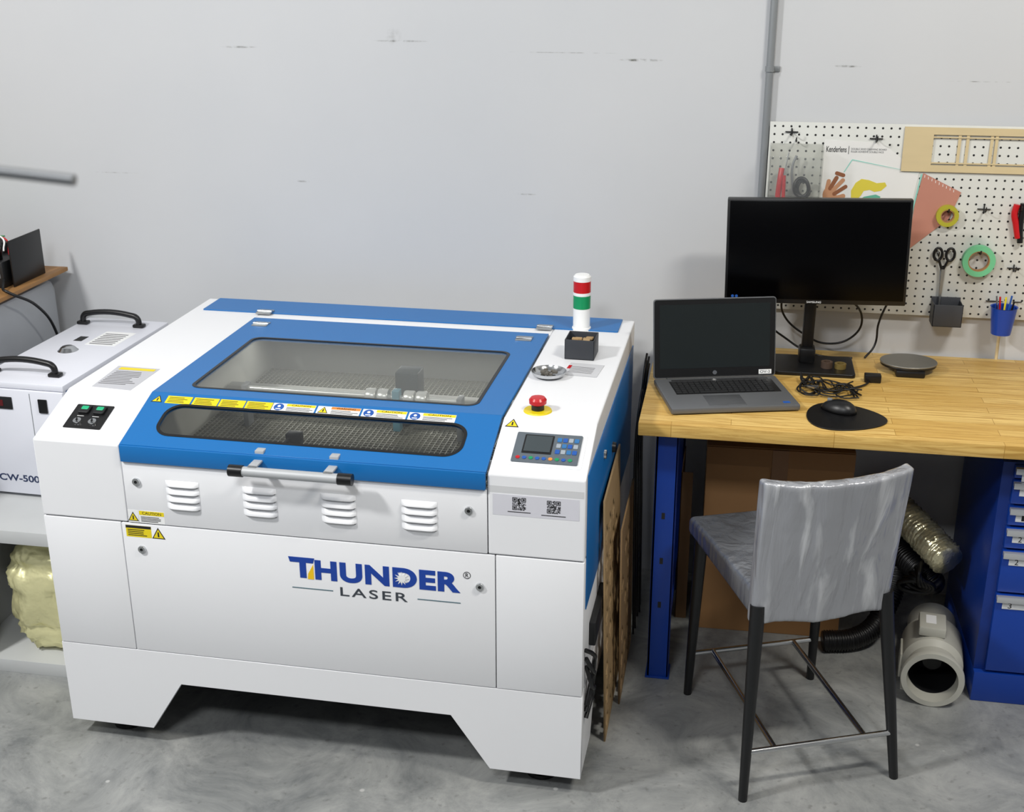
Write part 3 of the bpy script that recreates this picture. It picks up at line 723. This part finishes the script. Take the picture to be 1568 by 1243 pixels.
boxes('bin',e,[((x0,x1),(-dp,-dp+.003),(z0,z1-.03)),((x0,x0+.003),(-dp,-.001),(z0,z1)),((x1-.003,x1),(-dp,-.001),(z0,z1)),((x0,x1),(-dp,-.001),(z0,z0+.003)),((x0,x1),(-.004,-.001),(z0,z1))],cl,.0008)
tube('pliers_red',e,[(.105,-.04,1.40),(.108,-.04,1.45),(.112,-.03,1.49)],.009,red)
tube('driver_red',e,[(.122,-.05,1.40),(.120,-.045,1.47)],.006,red)
tube('driver_shaft',e,[(.120,-.045,1.47),(.130,-.03,1.54)],.002,chrome)
tube('cable_coil',e,[(.165,-.05,1.41),(.155,-.05,1.44),(.172,-.045,1.462),(.195,-.05,1.445),(.190,-.05,1.41)],.006,black,cyc=True)
tube('cable_coil2',e,[(.172,-.04,1.41),(.165,-.04,1.435),(.180,-.035,1.452),(.20,-.04,1.43),(.195,-.04,1.405)],.005,dark,cyc=True)
tube('scissor_bit',e,[(.15,-.03,1.42),(.145,-.03,1.50),(.155,-.03,1.53)],.004,grey)
hook(e,.15,1.575)
def ring(name,x,z,ro,ri,w,mat):
    e=wobj(name,x,z);lathe('roll',e,[(ri,.002),(ro,.002),(ro,w),(ri,w),(ri,.002)],mat,PW(0));
    lathe('core',e,[(ri-.003,.003),(ri,.003),(ri,w-.001),(ri-.003,w-.001),(ri-.003,.003)],card,PW(0))
    tube('peg',e,[(0,.0,ri-.006),(0,-w-.01,ri-.006),(0,-w-.014,ri+.004)],.0025,dark);return e
ring('tape_roll_yellow',.633,1.352,.034,.021,.02,tapey)
ring('tape_roll_green',.744,1.212,.050,.033,.024,tapeg)
e=wobj('scissors',.638,1.20)
for s in(-1,1):
    tube('grip_%d'%s,e,[(s*.019+.014*cos(a)*.9,-.012,.028+.020*sin(a)) for a in[i*2*pi/10 for i in range(10)]],.0042,black,cyc=True)
    tube('shank_%d'%s,e,[(s*.014,-.012,.010),(s*.006,-.012,-.012),(-s*.001,-.012,-.03)],.004,black)
flat('blade_a',e,[[(-.008,-.02),(.004,-.02),(.005,-.15),(.001,-.155)]],.002,chrome,PW(.011));flat('blade_b',e,[[(-.004,-.02),(.008,-.02),(.004,-.152),(.0,-.150)]],.002,steel,PW(.014))
hook(e,-.019,.028)
e=wobj('utility_cutter',.848,1.335)
tube('body_red',e,[(-.012,-.014,.060),(-.016,-.014,.03),(-.008,-.014,0),(.004,-.014,-.045)],.010,red)
tube('body_black',e,[(.006,-.014,.064),(.006,-.014,.03),(.006,-.014,0),(.012,-.014,-.06)],.009,black)
hook(e,0,.045)
for i,(x,z) in enumerate(((.742,1.375),(.855,1.19),(.135,1.60),(.395,1.585))):
    e=wobj('peg_hook',x,z);tube('wire',e,[(-.02,-.003,.0),(.02,-.003,0)],.002,dark);tube('prong',e,[(0,0,0),(0,-.035,-.002),(0,-.04,.012)],.002,dark)
    tube('stem',e,[(0,-.003,.012),(0,-.003,-.012)],.002,dark)
e=wobj('pegboard_bin',.662,1.005)
a_,h_=.045,.072
boxes('bin',e,[((-a_,a_),(-.07,-.066),(0,h_)),((-a_,-a_+.003),(-.07,-.001),(0,h_)),((a_-.003,a_),(-.07,-.001),(0,h_)),((-a_,a_),(-.07,-.001),(0,.003)),((-a_,a_),(-.004,-.001),(0,h_+.01))],P('bin_dark','3A3C41',.5),.001)
e=wobj('pencil_cup',.834,.985)
lathe('cup',e,[(0,0),(.030,0),(.040,.088),(.042,.090),(.038,.088),(.028,.004),(0,.004)],P('cup_blue','1440A0',.3),T(0,-.046,0))
for i in range(5):
    a=i*1.3;tube('tool_%d'%i,e,[(.010*cos(a),-.046+.010*sin(a),.006),(.028*cos(a),-.046+.028*sin(a),.108+.006*i)],.003,[black,label_y,chrome,red,label_b][i])
tube('wire_hook',e,[(-.05,-.004,.095),(.05,-.004,.095),(.055,-.02,.10)],.002,dark)
e=empty('wooden_dowel',(.842,-.018,zT))
tube('stick',e,[(0,0,0),(0,.006,.10)],.005,lwood,poly=True)

# ---------------------------------------------------------------- CHAIR
chr_=empty('counter_chair',(.203,-.945,0),.385)
def wrap_mat(name,col,hi,amount=1.0):
    m=bpy.data.materials.new(name);m.use_nodes=True;nt=m.node_tree;N=nt.nodes;L=nt.links;b=N['Principled BSDF']
    tc=N.new('ShaderNodeTexCoord');mp=N.new('ShaderNodeMapping');mp.inputs['Scale'].default_value=(1,1,.14);L.new(tc.outputs['Object'],mp.inputs[0])
    n=N.new('ShaderNodeTexNoise');n.inputs['Scale'].default_value=18;n.inputs['Detail'].default_value=4;n.inputs['Distortion'].default_value=.5;L.new(mp.outputs[0],n.inputs['Vector'])
    n2=N.new('ShaderNodeTexNoise');n2.inputs['Scale'].default_value=5;n2.inputs['Detail'].default_value=2;n2.inputs['Distortion'].default_value=.6;L.new(tc.outputs['Object'],n2.inputs['Vector'])
    r=N.new('ShaderNodeMapRange');r.inputs[1].default_value=.54;r.inputs[2].default_value=.68;r.inputs[4].default_value=.85*amount;L.new(n.outputs[0],r.inputs[0])
    mx=N.new('ShaderNodeMix');mx.data_type='RGBA';mx.inputs[6].default_value=lin(col);mx.inputs[7].default_value=lin(hi);L.new(r.outputs[0],mx.inputs[0]);L.new(mx.outputs[2],b.inputs['Base Color'])  # pale streaks: glossy wrap highlights painted into the base colour
    ad=N.new('ShaderNodeMath');ad.operation='ADD';L.new(n.outputs[0],ad.inputs[0]);L.new(n2.outputs[0],ad.inputs[1])
    bp=N.new('ShaderNodeBump');bp.inputs['Strength'].default_value=.5*amount;bp.inputs['Distance'].default_value=.02;L.new(ad.outputs[0],bp.inputs['Height']);L.new(bp.outputs[0],b.inputs['Normal'])
    bp2=N.new('ShaderNodeBump');bp2.inputs['Strength'].default_value=1.0*amount;bp2.inputs['Distance'].default_value=.04;L.new(ad.outputs[0],bp2.inputs['Height']);L.new(bp2.outputs[0],b.inputs['Coat Normal'])
    b.inputs['Roughness'].default_value=.32;b.inputs['Metallic'].default_value=.25;b.inputs['Coat Weight'].default_value=1;b.inputs['Coat Roughness'].default_value=.10
    return m
wrapb=wrap_mat('plastic_wrapped_back','9C9EA4','D2D4D8')
wraps=wrap_mat('plastic_wrapped_seat','74787F','8C9097',.55)
legm=P('leg_black','101113',.4)
for n,(fx,fy,tx,ty) in {'rear_l':(-.226,-.258,-.205,-.215),'rear_r':(.218,-.252,.150,-.215),'front_l':(-.202,.255,-.195,.225),'front_r':(.202,.255,.185,.225)}.items():
    tube('leg_'+n,chr_,[(fx,fy,0),(tx,ty,.57)],.02,legm,poly=True,radii=[.6,1.0])
bm=bmesh.new();bmesh.ops.create_cube(bm,size=1)
for v in bm.verts:
    y=.028+v.co.y*.48
    if v.co.y<0: x=-.026+v.co.x*.37
    else: x=-.005+v.co.x*.44
    v.co=Vector((x,y,.565+v.co.z*.07 if v.co.z>0 else (.515 if v.co.y<0 else .545)))
bmesh.ops.bevel(bm,geom=bm.edges[:],offset=.016,segments=4,affect='EDGES',profile=.5)
me=bpy.data.meshes.new('seat');bm.to_mesh(me);bm.free();o=link('seat',me,chr_,wraps);autosmooth(o,.7)
bm=bmesh.new();nu,nv=30,22
def bk(s,t,th):
    w=.191+.008*t
    x=-.030+s*w
    wr=.004*noise.noise(Vector((s*5,t*1.3,th*20)))+.002*noise.noise(Vector((s*11,t*3,5+th*20)))
    y=-.205-.032*t**1.3-.040*(1-s*s)*(.25+.75*t)+th+wr
    z=.512+.413*t+.008*abs(s)**3*t+.003*s*t-.006*(1-t)*cos(s*5)
    return (x,y,z)
A=[[bm.verts.new(bk(-1+2*i/nu,j/nv,-.018)) for i in range(nu+1)] for j in range(nv+1)]
B=[[bm.verts.new(bk((-1+2*i/nu),j/nv,.022)) for i in range(nu+1)] for j in range(nv+1)]
for j in range(nv):
    for i in range(nu):
        bm.faces.new((A[j][i],A[j][i+1],A[j+1][i+1],A[j+1][i]));bm.faces.new((B[j][i],B[j+1][i],B[j+1][i+1],B[j][i+1]))
    bm.faces.new((A[j][0],A[j+1][0],B[j+1][0],B[j][0]));bm.faces.new((A[j][nu],B[j][nu],B[j+1][nu],A[j+1][nu]))
for i in range(nu):
    bm.faces.new((A[0][i],B[0][i],B[0][i+1],A[0][i+1]));bm.faces.new((A[nv][i],A[nv][i+1],B[nv][i+1],B[nv][i]))
bmesh.ops.recalc_face_normals(bm,faces=bm.faces)
me=bpy.data.meshes.new('backrest');bm.to_mesh(me);bm.free();o=link('backrest',me,chr_,wrapb,True)
bv=o.modifiers.new('b','BEVEL');bv.width=.010;bv.segments=3;bv.limit_method='ANGLE';bv.angle_limit=.8
zr=.145
tube('stretcher_rear',chr_,[(-.220,-.248,zr),(.200,-.245,zr)],.008,chrome,poly=True)
tube('stretcher_front',chr_,[(-.200,.248,zr),(.198,.248,zr)],.008,chrome,poly=True)
for s in(-1,1): tube('stretcher_side_%d'%s,chr_,[(s*.13-.01,-.248,zr),(s*.13,.248,zr)],.008,chrome,poly=True)

# ---------------------------------------------------------------- LEFT: chiller, cabinet, machine w/ board
cab=empty('open_cabinet',(0,0,0))
cz=.512
box('top',cab,(-2.36,-1.875),(-1.06,-.08),(cz-.045,cz),cabw,.003)
boxes('posts',cab,[((-2.36,-2.262),(-1.05,-1.02),(0,cz-.045)),((-1.925,-1.88),(-1.05,-1.02),(0,cz-.045))],cabw,.002)
boxes('sides',cab,[((-2.36,-2.345),(-1.02,-.08),(0,cz-.045)),((-1.895,-1.88),(-1.02,-.08),(0,cz-.045)),((-2.345,-1.895),(-.095,-.08),(0,cz-.045)),((-2.345,-1.895),(-1.04,-.095),(0,.045))],cabw,.001)
bg=empty('foil_bag',(-2.080,-.87,.046))
bm=bmesh.new();bmesh.ops.create_icosphere(bm,subdivisions=5,radius=1)
for v in bm.verts:
    c=v.co.copy()
    x=.135*(abs(c.x)**.6)*(1 if c.x>0 else -1);y=.13*(abs(c.y)**.6)*(1 if c.y>0 else -1);z=.185*(abs(c.z)**.7)*(1 if c.z>0 else -1)
    n=noise.noise(c*2.5)*.018+abs(noise.noise(c*9))*.020+abs(noise.noise(c*18))*.010
    pin=1-.10*exp(-((z-.02)/.012)**2)-.10*exp(-((z+.09)/.012)**2)-.10*exp(-((z-.11)/.012)**2)
    v.co=Vector((x*pin,y*pin,z))+c*n;v.co.z=max(v.co.z,-.185)+.187
me=bpy.data.meshes.new('bag');bm.to_mesh(me);bm.free();link('bag',me,bg,foil,True)
ch_=empty('water_chiller',(-2.155,-.475,cz),-.03)
hw,hd,hh=.155,.35,.385
box('body',ch_,(-hw,hw-.004),(-hd+.008,hd),(.012,hh-.008),chiller_w,.004)
box('side_panel_r',ch_,(hw-.004,hw),(-hd+.02,hd-.004),(.014,hh-.022),chiller_b,.002)
box('top_panel',ch_,(-hw,hw+.001),(-hd,hd),(hh-.02,hh),chiller_w,.004)
box('front_panel',ch_,(-hw,hw),(-hd-.006,-hd+.008),(.012,hh-.021),chiller_w,.004)
box('front_seam',ch_,(.041,.043),(-hd-.0068,-hd-.005),(.02,hh-.03),grey,0)
boxes('feet',ch_,[((x,x+.03),(y,y+.03),(0,.013)) for x in(-.14,.11) for y in(-.32,.29)],black,0)
box('display_bezel',ch_,(-.13,-.02),(-hd-.010,-hd-.006),(hh-.085,hh-.045),dark,.002)
box('display',ch_,(-.10,-.05),(-hd-.011,-hd-.0095),(hh-.075,hh-.055),P('seg_red','5A1418',.3),0)
box('front_switch',ch_,(.07,.10),(-hd-.011,-hd-.006),(hh-.09,hh-.045),black,.002)
text('model_text',ch_,'CW-5000',-.105,.055,.055,.078,P('navy','2A3658',.5),frame((0,-hd-.0062,0),(1,0,0),(0,0,1),(0,-1,0)),.0005,.02)
for i,y in enumerate((-.27,.27)):
    tube('handle_%d'%i,ch_,[(-.13,y,hh),(-.125,y,hh+.032),(-.10,y,hh+.042),(.055,y,hh+.042),(.08,y,hh+.032),(.085,y,hh)],.010,black)
    boxes('handle_foot_%d'%i,ch_,[((xx-.02,xx+.02),(y-.014,y+.014),(hh,hh+.012)) for xx in(-.13,.085)],black,.004)
lathe('filler_cap',ch_,[(0,.014),(.018,.014),(.024,.010),(.03,.003),(.034,0)],chrome,T(-.02,-.02,hh),32)
boxes('top_label',ch_,[((.0,.11),(.05,.20),(hh,hh+.0006))],label_w,0)
boxes('top_label_text',ch_,[((.01,.095),(.06+.018*i,.068+.018*i),(hh+.0006,hh+.0009)) for i in range(7)],gink,0)
boxes('qr',ch_,[((-.06,-.03),(.08,.13),(hh,hh+.0008))],ink,0)
lm=empty('enclosed_printer',(0,0,0))
box('body',lm,(-3.0,-2.44),(-1.3,-.05),(.0,1.03),P('printer_grey','A8ACB2',.35,.2),.05)
e=empty('wooden_shelf_board',(0,0,1.045))
boxes('board',e,[((-3.0,-2.405),(-1.4,-.04),(.0,.014))],P('oak_board','9A7040',.6,0,.1,5,stretch=(1,5,1)),.001)
boxes('spacers',e,[((x,x+.05),(y,y+.05),(-.015,0)) for x in(-2.9,-2.5) for y in(-1.2,-.2)],dark,0)
e=empty('electronics_module',(-2.59,-.24,1.0595))
boxes('chassis',e,[((-.16,.13),(-.12,.10),(.0,.09)),((-.16,.02),(-.12,.10),(.09,.125))],dark,.004)
boxes('pcb',e,[((-.15,.03),(-.12,.08),(.132,.136))],P('pcb','1D8A4A',.4),0)
boxes('components',e,[((x,x+.02),(y,y+.025),(.09,.12+.02*random.random())) for x,y in[(.03,-.1),(.06,-.06),(.09,-.1),(.05,.02),(.10,.03)]],black,.002)
boxes('side_plate',e,[((.150,.155),(-.10,.10),(0,.16))],black,.001)
boxes('port_labels',e,[((.04,.06),(-.1215,-.120),(.03,.045)),((.09,.12),(-.1215,-.120),(.035,.05))],grey,0)
tube('wires',e,[(.03,-.05,.12),(.06,-.08,.17),(.10,-.05,.16),(.12,-.08,.12)],.003,label_w)
tube('wires_b',e,[(.02,-.02,.12),(.05,-.05,.15),(.09,-.02,.15),(.12,-.05,.10)],.003,red)
tube('lead',e,[(.13,-.12,.03),(.155,-.17,.012),(.18,-.19,.01),(.225,-.10,-.06),(.23,-.0,-.20),(.23,.02,-.4)],.005,black)
ls=empty('grey_rod_stand',(0,0,0))  # plain grey rod close to the camera, carried by an unseen stand
gr=P('stand_grey','7E8082',.4,.3)
tube('grey_rod',ls,[(-1.12,-3.205,2.035),(-.549,-3.167,1.981)],.0048,gr,poly=True)
tube('pole',ls,[(-1.10,-3.203,.01),(-1.10,-3.203,2.05)],.012,gr,poly=True)
lathe('stand_base',ls,[(0,.02),(.14,.015),(.15,0),(0,0)],dark,T(-1.10,-3.203,0))

# ---------------------------------------------------------------- LIGHTS
def area(name,loc,target,sx,sy,power,col=(1,1,1)):
    l=bpy.data.lights.new(name,'AREA');l.shape='RECTANGLE';l.size=sx;l.size_y=sy;l.energy=power;l.color=col
    o=bpy.data.objects.new(name,l);COL.objects.link(o);o.location=loc
    d=Vector(target)-Vector(loc);o.rotation_euler=d.to_track_quat('-Z','Y').to_euler();return o
area('ceiling_lamp_a',(-3.0,-3.0,3.6),(-.8,-1.2,.2),.38,.25,104,(1,.99,.965))
area('ceiling_lamp_b',(1.6,-2.5,4.1),(.9,-.7,.4),.8,.2,80,(1,.96,.88))
area('ceiling_lamp_c',(-.9,-4.8,4.0),(-.8,-.8,.4),1.0,.4,62,(.96,.98,1))
w=bpy.data.worlds.new('World');S.world=w;w.use_nodes=True
w.node_tree.nodes['Background'].inputs[0].default_value=(.88,.92,1,1);w.node_tree.nodes['Background'].inputs[1].default_value=.17

# ---------------------------------------------------------------- CAMERA
yaw,pitch,roll=.1805,.3571,-.0022
F=Vector((-sin(yaw)*cos(pitch),cos(yaw)*cos(pitch),-sin(pitch)));R=Vector((cos(yaw),sin(yaw),0));U=R.cross(F)
R2=R*cos(roll)+U*sin(roll);U2=U*cos(roll)-R*sin(roll)
cam=bpy.data.cameras.new('camera');co=bpy.data.objects.new('camera',cam);COL.objects.link(co)
co.matrix_world=frame((-.0227,-4.0884,2.1594),R2,U2,-F)
cam.sensor_width=36;cam.sensor_fit='HORIZONTAL';cam.lens=1899.3145/1568*36;cam.clip_start=.05
cam.dof.use_dof=True;cam.dof.focus_distance=3.5;cam.dof.aperture_fstop=6
S.camera=co
